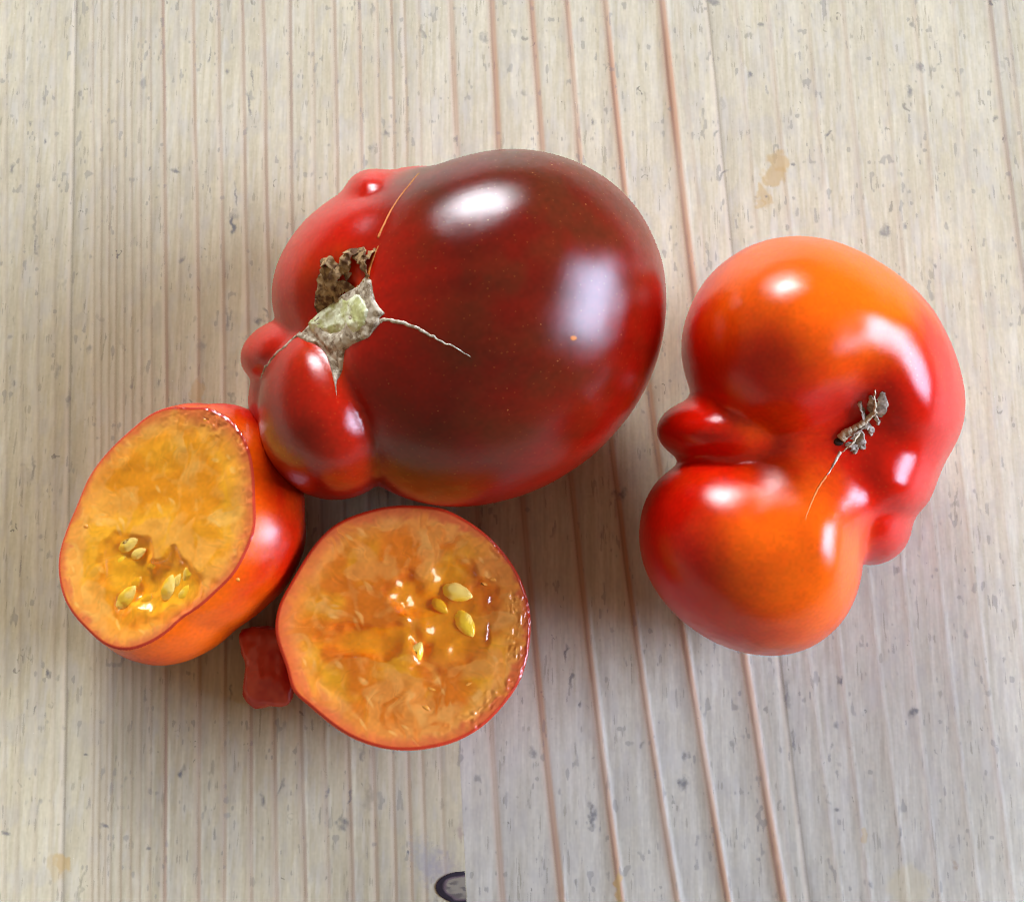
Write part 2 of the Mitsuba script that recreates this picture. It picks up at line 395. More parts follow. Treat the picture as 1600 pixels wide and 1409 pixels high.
KNOT = (-7.12, -69.76)
MARKS = [
    (46.73, 52.37, 2.1, 2.3, 0.00, (0.42, 0.27, 0.09), 0.6),
    (45.60, 49.58, 1.9, 2.4, -1.05, (0.42, 0.27, 0.09), 0.6),
    (43.67, 46.08, 1.3, 2.4, 0.35, (0.42, 0.27, 0.09), 0.55),
    (43.05, 44.39, 0.8, 1.2, 0.35, (0.42, 0.27, 0.09), 0.5),
    (44.21, 45.72, 0.35, 0.3, 0.00, (0.10, 0.10, 0.11), 0.7),
    (49.05, 51.76, 0.25, 0.6, 0.00, (0.10, 0.10, 0.11), 0.7),
    (-70.00, -65.84, 1.2, 1.8, 0.44, (0.42, 0.27, 0.09), 0.5),
    (-70.64, -66.51, 2.0, 2.2, 0.00, (0.42, 0.27, 0.09), 0.25),
    (-52.81, 10.28, 1.2, 2.4, 0.00, (0.42, 0.27, 0.09), 0.42),
    (-52.27, 8.04, 0.8, 1.4, 0.00, (0.42, 0.27, 0.09), 0.3),
    (16.41, -69.95, 0.7, 3, -0.03, (0.42, 0.27, 0.09), 0.7),
    (-45.95, 68.06, 0.22, 2.4, 0.14, (0.10, 0.10, 0.11), 0.62),
    (-46.55, 63.69, 0.35, 3.3, 0.17, (0.10, 0.10, 0.11), 0.62),
    (-47.89, 45.96, 0.25, 2.4, 0.16, (0.10, 0.10, 0.11), 0.6),
    (-48.31, 40.57, 0.5, 2.2, 0.09, (0.10, 0.10, 0.11), 0.85),
    (-48.05, 42.12, 0.9, 1.2, 0.00, (0.10, 0.10, 0.11), 0.35),
    (-53.88, 72.47, 0.25, 1.2, -0.17, (0.10, 0.10, 0.11), 0.7),
    (-50.56, 69.70, 0.35, 0.8, 0.00, (0.10, 0.10, 0.11), 0.7),
    (-82.36, 40.57, 0.4, 4.5, 0.05, (0.10, 0.10, 0.11), 0.4),
    (-81.92, 36.42, 0.5, 2.0, 0.09, (0.10, 0.10, 0.11), 0.65),
    (-58.70, 50.55, 0.8, 0.5, -0.35, (0.10, 0.10, 0.11), 0.7),
    (-63.09, 51.15, 0.3, 0.7, -0.26, (0.10, 0.10, 0.11), 0.7),
    (-56.69, 34.06, 0.4, 0.7, -0.26, (0.10, 0.10, 0.11), 0.6),
    (-84.63, 59.48, 0.4, 0.6, 0.00, (0.10, 0.10, 0.11), 0.7),
    (-81.89, 56.04, 0.3, 0.7, 0.00, (0.10, 0.10, 0.11), 0.7),
    (-87.09, 51.03, 0.4, 1.2, -0.09, (0.10, 0.10, 0.11), 0.6),
    (-65.20, 67.44, 0.6, 1.4, 0.00, (0.10, 0.10, 0.11), 0.4),
    (42.36, 69.07, 0.5, 0.8, 0.00, (0.10, 0.10, 0.11), 0.75),
    (44.58, 78.83, 0.5, 0.5, 0.00, (0.10, 0.10, 0.11), 0.6),
    (36.25, 83.33, 1.2, 0.7, -0.52, (0.10, 0.10, 0.11), 0.6),
    (70.20, 65.94, 0.6, 1.5, 0.00, (0.10, 0.10, 0.11), 0.6),
    (72.55, 70.58, 0.5, 1.2, 0.17, (0.10, 0.10, 0.11), 0.6),
    (55.38, 57.51, 0.4, 1.0, -0.61, (0.10, 0.10, 0.11), 0.75),
    (64.36, 39.14, 0.8, 1.5, -0.35, (0.10, 0.10, 0.11), 0.6),
    (67.75, 40.33, 0.5, 1.0, 0.00, (0.10, 0.10, 0.11), 0.7),
    (36.81, 49.94, 0.3, 1.5, -0.61, (0.10, 0.10, 0.11), 0.6),
    (35.72, 57.51, 0.3, 1.2, -0.52, (0.10, 0.10, 0.11), 0.55),
    (85.06, 60.59, 0.6, 0.8, 0.00, (0.10, 0.10, 0.11), 0.6),
    (72.31, 32.89, 0.4, 0.9, 0.00, (0.10, 0.10, 0.11), 0.6),
    (71.62, 78.83, 0.4, 1.0, 0.00, (0.10, 0.10, 0.11), 0.5),
    (26.95, -53.87, 1.0, 1.4, -0.35, (0.10, 0.10, 0.11), 0.75),
    (52.35, -37.84, 0.4, 1.2, -0.09, (0.10, 0.10, 0.11), 0.8),
    (63.57, -42.91, 0.7, 1.0, -0.61, (0.10, 0.10, 0.11), 0.75),
    (51.25, -45.02, 0.8, 0.5, 0.52, (0.10, 0.10, 0.11), 0.6),
    (44.53, -47.72, 0.35, 2.2, 0.00, (0.10, 0.10, 0.11), 0.6),
    (43.86, -40.18, 0.4, 2.2, 0.00, (0.10, 0.10, 0.11), 0.55),
    (27.47, -49.72, 0.6, 1.3, 0.00, (0.10, 0.10, 0.11), 0.6),
    (50.86, -57.99, 0.5, 0.4, 0.00, (0.10, 0.10, 0.11), 0.7),
    (60.32, -61.98, 0.35, 1.8, -0.14, (0.10, 0.10, 0.11), 0.5),
    (55.40, -69.19, 0.5, 0.8, 0.00, (0.10, 0.10, 0.11), 0.5),
    (68.86, -66.41, 0.7, 0.8, 0.00, (0.30, 0.20, 0.14), 0.6),
    (54.84, -61.79, 0.6, 1.1, 0.00, (0.42, 0.27, 0.09), 0.4),
    (61.31, -69.66, 4.0, 3.5, 0.00, (0.55, 0.47, 0.27), 0.4),
    (8.73, -33.55, 0.35, 1.9, -0.07, (0.10, 0.10, 0.11), 0.8),
    (9.51, -37.64, 0.3, 1.6, -0.21, (0.10, 0.10, 0.11), 0.7),
    (12.50, -59.07, 0.6, 2.2, 0.00, (0.10, 0.10, 0.11), 0.7),
    (10.90, -41.70, 0.3, 0.6, 0.00, (0.10, 0.10, 0.11), 0.7),
    (3.23, -49.22, 0.9, 0.8, 0.00, (0.10, 0.10, 0.11), 0.6),
    (-5.53, -53.18, 0.6, 0.8, 0.00, (0.10, 0.10, 0.11), 0.5),
    (-26.47, -60.04, 1.0, 1.0, 0.00, (0.10, 0.10, 0.11), 0.65),
    (-28.92, -55.15, 0.3, 1.0, -0.14, (0.10, 0.10, 0.11), 0.7),
    (-25.48, -56.13, 0.3, 1.4, -0.14, (0.10, 0.10, 0.11), 0.65),
    (-22.37, -56.13, 0.9, 2.2, 0.00, (0.25, 0.21, 0.14), 0.45),
    (-23.73, -49.72, 0.5, 1.2, 0.17, (0.10, 0.10, 0.11), 0.45),
    (-16.21, -64.39, 0.2, 0.35, 0.00, (0.10, 0.10, 0.11), 0.85),
    (20.53, -48.22, 0.4, 1.2, -0.35, (0.10, 0.10, 0.11), 0.5),
    (-52.17, -52.39, 0.5, 1.0, 0.00, (0.10, 0.10, 0.11), 0.85),
    (-74.12, -36.62, 0.35, 0.8, 0.00, (0.10, 0.10, 0.11), 0.75),
    (-67.18, -49.52, 0.5, 0.25, 0.00, (0.10, 0.10, 0.11), 0.8),
    (-63.60, -60.52, 0.8, 0.35, -0.61, (0.10, 0.10, 0.11), 0.7),
    (-75.91, -42.51, 0.3, 1.0, 0.00, (0.10, 0.10, 0.11), 0.6),
    (-56.71, -63.91, 0.4, 0.5, 0.00, (0.10, 0.10, 0.11), 0.6),
    (-38.90, -56.62, 0.35, 1.4, 0.21, (0.10, 0.10, 0.11), 0.6),
    (-79.00, -61.50, 0.7, 0.6, 0.00, (0.10, 0.10, 0.11), 0.7),
    (-44.90, -39.67, 0.3, 1.3, -0.09, (0.10, 0.10, 0.11), 0.6),
    (-42.67, -32.52, 0.4, 1.0, 0.00, (0.10, 0.10, 0.11), 0.5),
    (-58.65, -40.18, 0.35, 1.4, 0.00, (0.10, 0.10, 0.11), 0.5),
    (-36.17, -54.66, 0.3, 1.5, -0.44, (0.10, 0.10, 0.11), 0.5),
    (-42.93, 23.01, 1.0, 0.9, 0.00, (0.10, 0.10, 0.11), 0.75),
    (-41.90, 24.39, 0.35, 0.8, 0.70, (0.10, 0.10, 0.11), 0.6),
    (-48.37, 23.01, 0.5, 2.2, 0.05, (0.10, 0.10, 0.11), 0.5),
    (-79.36, -2.80, 0.4, 2.2, 0.00, (0.10, 0.10, 0.11), 0.6),
    (-76.48, 13.88, 0.5, 1.6, 0.00, (0.10, 0.10, 0.11), 0.4),
    (-74.41, 9.16, 0.4, 1.8, 0.00, (0.10, 0.10, 0.11), 0.5),
    (-59.33, 11.63, 0.25, 1.2, 0.00, (0.10, 0.10, 0.11), 0.5),
    (-52.48, 18.43, 1.0, 1.0, 0.00, (0.10, 0.10, 0.11), 0.4),
    (-83.84, 11.63, 0.5, 0.7, 0.00, (0.10, 0.10, 0.11), 0.6),
    (-71.37, 17.86, 0.5, 1.0, -0.17, (0.10, 0.10, 0.11), 0.5),
    (-13.30, -65.84, 2.6, 4.6, 0.44, (0.26, 0.27, 0.30), 0.5),
    (-10.91, -66.80, 3.0, 2.8, 0.00, (0.30, 0.25, 0.27), 0.5),
    (-8.18, -61.50, 0.7, 1.6, 0.00, (0.30, 0.20, 0.17), 0.6),
    (-4.92, 76.53, 0.8, 1.0, 0.00, (0.10, 0.10, 0.11), 0.5),
    (14.30, 59.73, 0.6, 0.6, 0.00, (0.10, 0.10, 0.11), 0.5),
    (2.26, 65.56, 0.6, 0.7, 0.00, (0.10, 0.10, 0.11), 0.4),
    (-22.14, 57.76, 0.6, 0.8, 0.52, (0.10, 0.10, 0.11), 0.55),
    (-24.66, 55.06, 0.6, 0.9, 0.00, (0.10, 0.10, 0.11), 0.45),
    (17.93, -7.48, 1.2, 1.2, -0.35, (0.10, 0.10, 0.11), 0.7),
]


def wood_relief(x, y):
    """Height of the worn surface in mm: proud late wood, hollows between, fine fibres."""
    p = np.stack([x, y, 0 * x], -1)
    wob = 0.35 * (meshkit.fbm(p / [9, 22, 1] + 30, 2, 5) - 0.5)
    h = 0.028 * (meshkit.fbm(p / [1.3, 18, 1] + 70, 3, 1) - 0.5) + 0.22 * (meshkit.fbm(p / [11, 30, 1] + 20, 2, 2) - 0.5)
    h += 0.06 * (meshkit.fbm(p / [0.7, 3.0, 1] + 90, 2, 9) - 0.5)
    for c, orange, dark, w, tall in RING_CURVES:
        d = x + wob - along(c, y)
        h += tall * np.where(d < 0, np.exp(-(d / (2.2 * w + 0.4)) ** 2), np.exp(-(d / (0.8 * w)) ** 2))
    return h


def wood_color_fn(tone):
    def fn(p, n, uv):
        x, y = p.x * 1000.0, p.y * 1000.0
        w = 0.35 * (fbm(x / 9 + 3, y / 22, 0.0, 2) - 0.5)
        fibre = fbm(x * 1.5 + w, y * 0.055, 1.0, 3)
        fine = fbm(x * 4.0, y * 0.35, 5.0, 2)
        blot = fbm(x * 0.11, y * 0.05, 2.0, 3)
        patchy = fbm(x * 0.55, y * 0.22, 8.0, 3)
        bleach = smoothstep(30.0, -55.0, y)
        c = mix(mix(tone[0][0], tone[0][1], smoothstep(0.1, 0.9, fibre)), mix(tone[1][0], tone[1][1], smoothstep(0.1, 0.9, fibre)), bleach)
        c = c * (0.90 + 0.20 * blot) * (0.95 + 0.10 * fine) * (0.955 + 0.09 * noise(x * 3.6, y * 0.8, 51.0)) * (0.965 + 0.07 * noise(x * 3.0, y * 2.6, 57.0))
        c = mix(c, mi.Color3f(0.36, 0.335, 0.31), 0.24 * smoothstep(0.50, 0.75, patchy))
        c = mix(c, mi.Color3f(0.58, 0.55, 0.48), 0.20 * smoothstep(0.52, 0.75, fbm(x * 0.8 + 33, y * 0.16, 14.0, 3)))
        for k, (cv, orange, dark, hw, tall) in enumerate(RING_CURVES):
            d = x + w - (cv[0] + y * (cv[1] + y * cv[2]))
            a = dr.select(d < 0, dr.exp(-dr.square(d / (1.5 * hw))), dr.exp(-dr.square(d / (0.75 * hw))))
            v = 0.95 + 0.7 * (noise(y * 0.06, 3.7 * k) - 0.5)
            bold = min(1.0, (orange + dark) / 0.45)
            c = c * (1 - 0.20 * bold * dr.select(d > 0, dr.exp(-d / 1.4), dr.exp(d / 0.12)))
            c = mix(c, (0.60, 0.505, 0.375), 0.42 * bold * dr.exp(-dr.square((d + 0.55) / 0.42)))
            if orange > 0:
                c = mix(c, (0.40, 0.215, 0.115), dr.clip(orange * a * v, 0, 0.92))
                c = mix(c, (0.17, 0.085, 0.05), dr.clip(0.55 * orange * v * dr.exp(-dr.square((d + 0.75 * hw) / (0.45 * hw))), 0, 0.8))
            if dark > 0:
                c = mix(c, (0.16, 0.125, 0.095), dr.clip(dark * a * v, 0, 0.9))
        # bluish grey flecks: grime in the pores, drawn out along the grain
        wx2, wy2 = noise(x * 1.6, y * 1.1, 81.0) - 0.5, noise(x * 1.3, y * 0.9, 82.0) - 0.5
        for s, sx, sy, share, deep in ((0, 0.30, 0.15, 0.09, 0.50), (50, 0.75, 0.34, 0.08, 0.50), (90, 0.22, 0.06, 0.06, 0.42)):
            first, second, which = voronoi((x + 1.3 * wx2) * sx + s, (y + 2.2 * wy2) * sy + s)
            size = 0.04 + 0.15 * dr.square(cell_rand(which * 9973.0, s))
            v = 0.25 + 0.95 * dr.square(cell_rand(which * 7919.0, s + 3))
            c = mix(c, (0.050, 0.050, 0.055), dr.select(which < share, v * deep * (1 - smoothstep(0.35 * size, 1.1 * size, first + 0.07 * (noise(x * 3.5, y * 3.0, 7.0) - 0.5))), 0))
        pore = noise(x * 2.4, y * 0.9, 40.0) * noise(x * 0.8, y * 0.4, 60.0)
        c = mix(c, (0.17, 0.16, 0.15), 0.42 * smoothstep(0.56, 0.72, pore))
        dash = noise(x * 4.5, y * 0.55, 71.0) * noise(x * 1.1, y * 0.35, 73.0)
        c = mix(c, (0.12, 0.10, 0.08), 0.30 * smoothstep(0.58, 0.74, dash))
        rough = 0.7 * (fbm(x * 2.3, y * 2.3, 77.0, 2) - 0.5)
        for (mx, my, rx, ry, turn, rgb, deep) in MARKS:
            ca, sa = math.cos(turn), math.sin(turn)
            dx, dy = x - mx + 1.1 * wx2 * min(1, rx + 0.2), y - my + 1.1 * wy2 * min(1, ry)
            rr = dr.sqrt(dr.square((dx * ca + dy * sa) / rx) + dr.square((dy * ca - dx * sa) / ry)) + rough * (0.25 if rgb[0] > 0.35 else 1.0)
            soft = (0.62, 1.08) if rgb[0] > 0.35 else (0.05, 1.25)
            c = mix(c, rgb, deep * (1 - smoothstep(*soft, rr)))
        return c
    return fn


scene['left_wood'] = principled(mikit.proc(wood_color_fn((((0.458, 0.395, 0.254), (0.536, 0.473, 0.322)), ((0.458, 0.394, 0.252), (0.534, 0.472, 0.319))))), 0.55, specular=0.35)
scene['right_wood'] = principled(mikit.proc(wood_color_fn((((0.458, 0.4, 0.264), (0.536, 0.478, 0.338)), ((0.445, 0.408, 0.315), (0.522, 0.488, 0.398))))), 0.55, specular=0.35)


def plank(x_left, x_right, bsdf):
    """A board of the table top: worn top sheet with real relief, closed below. x_left, x_right: numbers or curves along y."""
    ys = np.concatenate([np.linspace(-260, -84, 45)[:-1], np.arange(-84, 96, 0.45), np.linspace(96, 260, 42)])
    t = np.linspace(0, 1, 440)
    edge = lambda e: along(e, ys) if isinstance(e, tuple) else np.full(len(ys), float(e))
    l, r = edge(x_left), edge(x_right)
    dense = np.concatenate([np.linspace(-230, -104, 22)[:-1], np.arange(-104, 104, 0.33), np.linspace(104, 230, 22)])
    mid = dense[(dense > max(l.max(), -231) + 0.4) & (dense < min(r.min(), 231) - 0.4)]
    base_l, base_r = l.max() + 0.4, r.min() - 0.4
    blend = lambda m: np.where(True, m, m)
    X = np.empty((len(ys), len(mid) + 6))
    X[:, 3:-3] = mid
    for k, s in enumerate((0.0, 0.12, 0.3)):
        X[:, k] = l + s * (mid[0] - l) / 0.45 if isinstance(x_left, tuple) else l + s * 0.01
        X[:, -1 - k] = r - s * (r - mid[-1]) / 0.45 if isinstance(x_right, tuple) else r - s * 0.01
    Y = np.repeat(ys[:, None], X.shape[1], 1)
    Z = wood_relief(X, Y) - 0.12
    de = np.minimum(X - l[:, None], r[:, None] - X)
    Z -= 0.06 * np.exp(-np.clip(de, 0, 9) / 0.15)
    ny, nx = X.shape
    top = np.stack([X, Y, Z], -1).reshape(-1, 3)
    i, j = np.meshgrid(np.arange(ny - 1), np.arange(nx - 1), indexing='ij')
    a = (i * nx + j).ravel()
    f = np.vstack([np.stack([a, a + 1, a + nx + 1], 1), np.stack([a, a + nx + 1, a + nx], 1)])
    ring = np.concatenate([np.arange(nx), np.arange(1, ny) * nx + nx - 1, (ny - 1) * nx + np.arange(nx - 2, -1, -1), np.arange(ny - 2, 0, -1) * nx])
    low = top[ring].copy()
    low[:, 2] = -24
    nv, m = len(top), len(ring)
    k = np.arange(m)
    side = np.vstack([np.stack([ring[k], nv + k, nv + (k + 1) % m], 1), np.stack([ring[k], nv + (k + 1) % m, ring[(k + 1) % m]], 1)])
    return np.vstack([top, low]), np.vstack([f, side])


labels['table_top'] = {'label': 'pale weathered wooden table top with raised grain under the tomatoes', 'category': 'table'}
put('table_top__plank', plank(-230.0, SEAM_CURVE, 'left_wood'), 'left_wood', smooth=50, label='tan plank with fine straight grain left of the seam')
put('table_top__plank', plank(tuple([SEAM_CURVE[0] + 0.02, *SEAM_CURVE[1:]]), 230.0, 'right_wood'), 'right_wood', smooth=50, label='paler plank with reddish brown grain lines right of the seam')


def knot_color(p, n, uv):
    x, y = p.x * 1000.0 - KNOT[0], p.y * 1000.0 - KNOT[1]
    r = dr.sqrt(dr.square(x / 4.6) + dr.square(y / 2.45)) + 0.16 * (fbm(x * 0.9 + 9, y * 0.9, 0.0, 2) - 0.5)
    c = mix((0.24, 0.21, 0.16), (0.12, 0.10, 0.085), smoothstep(0.35, 0.6, fbm(x * 0.6 + 40, y * 1.6, 3.0, 2)))
    c = mix(c, (0.12, 0.08, 0.09), smoothstep(0.62, 0.74, r))
    return mix(c, (0.022, 0.016, 0.024), smoothstep(0.72, 0.82, r))


scene['knot_wood'] = principled(mikit.proc(knot_color), 0.6, specular=0.3)


def knot():
    g = np.linspace(-1, 1, 41)
    rows = []
    for v in g:
        half = math.sqrt(max(1 - v * v, 0)) * 4.6
        y = KNOT[1] + v * 2.45
        xr = along(SEAM_CURVE, y) - 0.10
        xl = xr - half - 0.02
        rows.append([[xl + (xr - xl) * s, y, 0] for s in np.linspace(0, 1, 24)])
    v = np.array(rows)
    edge = np.minimum(1 - np.abs(g)[:, None] ** 3 + 0 * v[..., 0], np.linspace(0, 1, 24)[None] * 4)
    v[..., 2] = 0.12 + 0.10 * np.clip(edge, 0, 1) + 0.06 * (meshkit.noise(v * 1.7, 4) - 0.5)
    n, m = v.shape[:2]
    i, j = np.meshgrid(np.arange(n - 1), np.arange(m - 1), indexing='ij')
    a = (i * m + j).ravel()
    return v.reshape(-1, 3), np.vstack([np.stack([a, a + 1, a + m + 1], 1), np.stack([a, a + m + 1, a + m], 1)])


put('table_top__plank__knot', knot(), 'knot_wood', label='dark rimmed knot cut off by the seam')

# ------------------------------------------------------------------ the large dark tomato
def bump3(p, c, r):
    return np.exp(-(np.linalg.norm(p - np.array(c), axis=-1) / r) ** 2)


def dark_uv(v):
    s = np.linalg.norm(v - SCAR_SPOT, axis=1)
    m = (v - np.array(MAIN[0])) @ np.array(MAIN[1]).T / MAIN[2]
    on_main = 1 / (1 + np.exp((ellipsoid(MAIN, v) - 1.0) * 1.6))
    d = 1.10 * on_main * np.clip((s - 7) / 15, 0, 1) ** 1.1
    m2 = v - SCAR_SPOT
    # red belt low round the far side of the fruit
    d *= 1 - 0.85 * np.clip((33 - v[:, 2]) / 19, 0, 1)
    d *= 1 - 0.95 * bump3(v, (22.0, 7.4, 20.0), 18.0)
    d *= 1 - 0.5 * bump3(v, (2.9, -7.9, 18.0), 14.0)
    d = d + 0.72 * bump3(v, (-30.7, -6.6, 28.0), 12.0) * (1 - on_main) + 0.35 * bump3(v, (-33.2, 1.4, 26.0), 5.0) * (1 - on_main)
    streak = 0.15 * (meshkit.noise(np.stack([np.arctan2(m2[:, 1], m2[:, 0] * 0.5 + m2[:, 2]) * 9, s * 0.05, 0 * s], 1) + 30, 6) - 0.5)
    d = np.clip(d + streak * on_main * (d > 0.1), 0, 1)
    o = 0.02 + 0.30 * bump3(v, (-28.5, 20.8, 34.0), 6.0) + 0.28 * np.exp(-((s - 7) / 4.0) ** 2) + 0.5 * bump3(v, (22.5, 9.1, 18.0), 13.0) + 0.2 * bump3(v, (16.1, 0.9, 14.0), 14.0)
    return np.stack([d, np.clip(o, 0, 1)], 1)


labels['tomato'] = {'label': 'large dark maroon lobed tomato with pale star-shaped stem scar', 'category': 'tomato'}
v, f = surface_nets(dark_tomato, np.array((-46.0, -32.3, -11.7)), np.array((35.4, 57.4, 61.7)), 0.5)
v[:, 2] = np.maximum(v[:, 2], 0.02)
put('tomato__skin', (v, f), 'tomato_skin', uv=dark_uv(v))

scar_outline = [(-18.17, 6.90, 45.34), (-17.98, 6.15, 45.32), (-18.92, 5.48, 44.54), (-19.87, 4.58, 43.62), (-20.84, 4.48, 42.81), (-22.53, 4.47, 41.16), (-23.75, 4.02, 39.69), (-23.95, 2.22, 39.04), (-23.96, 0.49, 38.48), (-23.98, -1.64, 38.59), (-23.96, -3.95, 39.02), (-24.74, -2.24, 39.01), (-25.48, -0.03, 38.61), (-26.27, 2.29, 37.94), (-26.87, 4.18, 37.19), (-28.05, 5.00, 36.77), (-29.59, 5.42, 36.38), (-31.30, 5.84, 35.45), (-32.36, 7.38, 33.53), (-31.43, 8.88, 33.19), (-29.90, 9.97, 35.16), (-28.55, 10.61, 36.41), (-27.34, 11.32, 37.43), (-26.33, 12.14, 38.39), (-24.84, 12.52, 39.46), (-23.34, 12.73, 40.73), (-21.82, 12.89, 42.33), (-20.64, 13.86, 43.57), (-19.73, 13.03, 44.46), (-19.39, 11.18, 44.80), (-18.97, 9.65, 45.07), (-18.29, 8.55, 45.47), (-17.24, 7.42, 45.98)]
pith_c = np.array((-24.63, 9.23, 38.87))


def cork_lift(p, e):
    r = np.linalg.norm(p - pith_c, axis=1)
    rim = 0.55 * np.exp(-((r - 3.6) / 1.2) ** 2)
    return 0.12 + np.minimum(e, 0.5) * 0.5 + rim * np.minimum(e / 0.6, 1) + 0.5 * (meshkit.fbm(p * 1.1 + 20, 3, 2) - 0.5) * np.minimum(e / 0.3, 1)


m, e = patch(dark_tomato, scar_outline, cork_lift, 0.16)
put('tomato__stem_scar', m, 'cork', smooth=40, label='pale corky star-shaped stem scar')
pith_outline = np.array([(-23.95, 11.70, 39.83), (-21.86, 10.79, 42.27), (-20.79, 8.54, 43.42), (-21.26, 7.05, 42.80), (-22.57, 6.44, 41.27), (-24.36, 7.37, 39.19), (-26.11, 7.48, 37.49), (-27.85, 8.60, 36.26), (-28.46, 9.90, 36.18), (-27.05, 10.85, 37.37), (-25.46, 11.33, 38.47)])
pith_outline = pith_outline.mean(0) + 1.28 * (pith_outline - pith_outline.mean(0))
m, e = patch(dark_tomato, pith_outline, lambda p, e: 0.50 + 0.45 * np.minimum(e / 1.2, 1) + 0.50 * (meshkit.fbm(p * 1.0 + 60, 3, 5) - 0.5), 0.15, sink=-0.2)
put('tomato__stem_scar__pith', m, 'pith', smooth=True, label='pale green core of the stem scar')

for pts, w, mat, lab in (
        ([(-18.36, 6.49, 45.14), (-17.42, 6.57, 45.73), (-16.13, 6.26, 46.33), (-14.85, 5.73, 46.77), (-13.40, 5.03, 47.14), (-12.15, 4.30, 47.36), (-10.90, 3.52, 47.46), (-9.48, 2.77, 47.51), (-7.90, 1.96, 47.44), (-5.70, 0.78, 47.09)], 0.30, 'cork', 'long thin scar running to the right'),
        ([(-31.00, 8.94, 33.60), (-32.19, 8.18, 32.94), (-33.18, 7.07, 32.97), (-34.38, 6.71, 31.70), (-35.34, 6.11, 30.81), (-36.25, 5.50, 29.64), (-37.04, 5.02, 28.03), (-37.91, 4.64, 25.45)], 0.26, 'cork', 'stitched scar running down between the lobes'),
        ([(-20.41, 12.98, 43.85), (-20.08, 14.86, 43.98), (-19.65, 16.25, 44.14), (-18.86, 18.21, 44.32)], 0.34, 'orange_scar', None),
        ([(-19.01, 19.54, 43.94), (-18.26, 21.63, 43.65), (-17.28, 24.32, 42.90), (-16.10, 26.83, 41.96), (-14.92, 29.21, 40.71), (-13.72, 32.27, 38.08)], 0.16, 'orange_scar', None)):
    path = resample(onto(dark_tomato, np.array(pts), 2), 0.2)
    path = onto(dark_tomato, path, 2)
    nrm = grad(dark_tomato, path)
    zig = 0.35 * (meshkit.noise(path / 0.7 + 3, 2) - 0.5) if mat == 'cork' else 0 * path[:, 0]
    path = path + nrm * 0.02 + np.cross(nrm, unit(np.gradient(path, axis=0))) * zig[:, None]
    put('tomato__scar_line', strand(path, lambda t: w * (1 - 0.8 * t), lambda t: 0.2 * (1 - 0.6 * t), nrm, 8, 0.22 if mat == 'cork' else 0.02, 3), mat, label=lab)

m, e = patch(dark_tomato, [(7.98, 4.00, 45.55), (8.25, 4.36, 45.59), (8.70, 4.43, 45.39), (9.07, 4.25, 45.10), (8.98, 3.92, 44.98), (8.53, 3.68, 45.11), (8.17, 3.71, 45.31)], lambda p, e: 0.05 + 0 * e, 0.12, 0.05)
put('tomato__blemish', m, 'orange_scar')

rng = np.random.default_rng(4)
for k, (pts, lift) in enumerate((
        ([(-27.15, 10.87, 37.32), (-27.49, 12.47, 38.02), (-27.13, 13.83, 39.13), (-27.17, 15.28, 39.94), (-26.66, 16.47, 40.66)], 0.5), ([(-26.82, 12.22, 38.19), (-25.97, 13.50, 39.47), (-25.53, 14.61, 40.40), (-24.64, 15.53, 41.30), (-23.78, 15.32, 41.60)], 0.7), ([(-27.17, 15.28, 39.94), (-26.09, 15.43, 40.57), (-24.93, 15.25, 41.03), (-23.96, 16.20, 41.85), (-23.30, 17.26, 42.37)], 0.8),
        ([(-23.79, 14.90, 41.41), (-23.48, 16.30, 42.08), (-23.01, 17.40, 42.50), (-22.17, 17.94, 42.85), (-21.31, 17.42, 43.16)], 1.0), ([(-22.07, 17.73, 42.88), (-21.11, 16.91, 43.23), (-20.60, 15.83, 43.50), (-20.36, 14.46, 43.77), (-20.81, 13.14, 43.44)], 0.9), ([(-25.55, 12.01, 38.74), (-25.01, 13.11, 39.71), (-24.11, 13.58, 40.53), (-23.03, 13.07, 41.11), (-21.80, 12.40, 42.35)], 0.6),
        ([(-27.06, 16.73, 40.51), (-26.08, 17.17, 41.13), (-25.40, 16.51, 41.31), (-24.73, 15.55, 41.26)], 0.7), ([(-26.65, 11.37, 37.81), (-26.40, 12.71, 38.71), (-25.76, 13.78, 39.76), (-26.01, 14.76, 40.26)], 0.5), ([(-21.31, 17.33, 43.16), (-20.52, 16.39, 43.54), (-19.96, 17.05, 43.84), (-19.42, 17.73, 44.08)], 0.7))):
    path = resample(onto(dark_tomato, np.array(pts), 2), 0.25)
    t = np.linspace(0, 1, len(path))
    nrm = grad(dark_tomato, path)
    path = path + nrm * (lift * np.sin(np.pi * np.clip(t * 1.15, 0, 1)) + 0.15)[:, None] + rng.normal(0, 0.10, path.shape)
    put('tomato__dried_sepal', strand(path, lambda t: 0.9 * (1.05 - t) ** 0.5 + 0.15, 0.10, nrm + rng.normal(0, 0.35, 3), 12, 0.5, 11 + k), 'dry_leaf', label='brown crumpled dry sepal scrap')

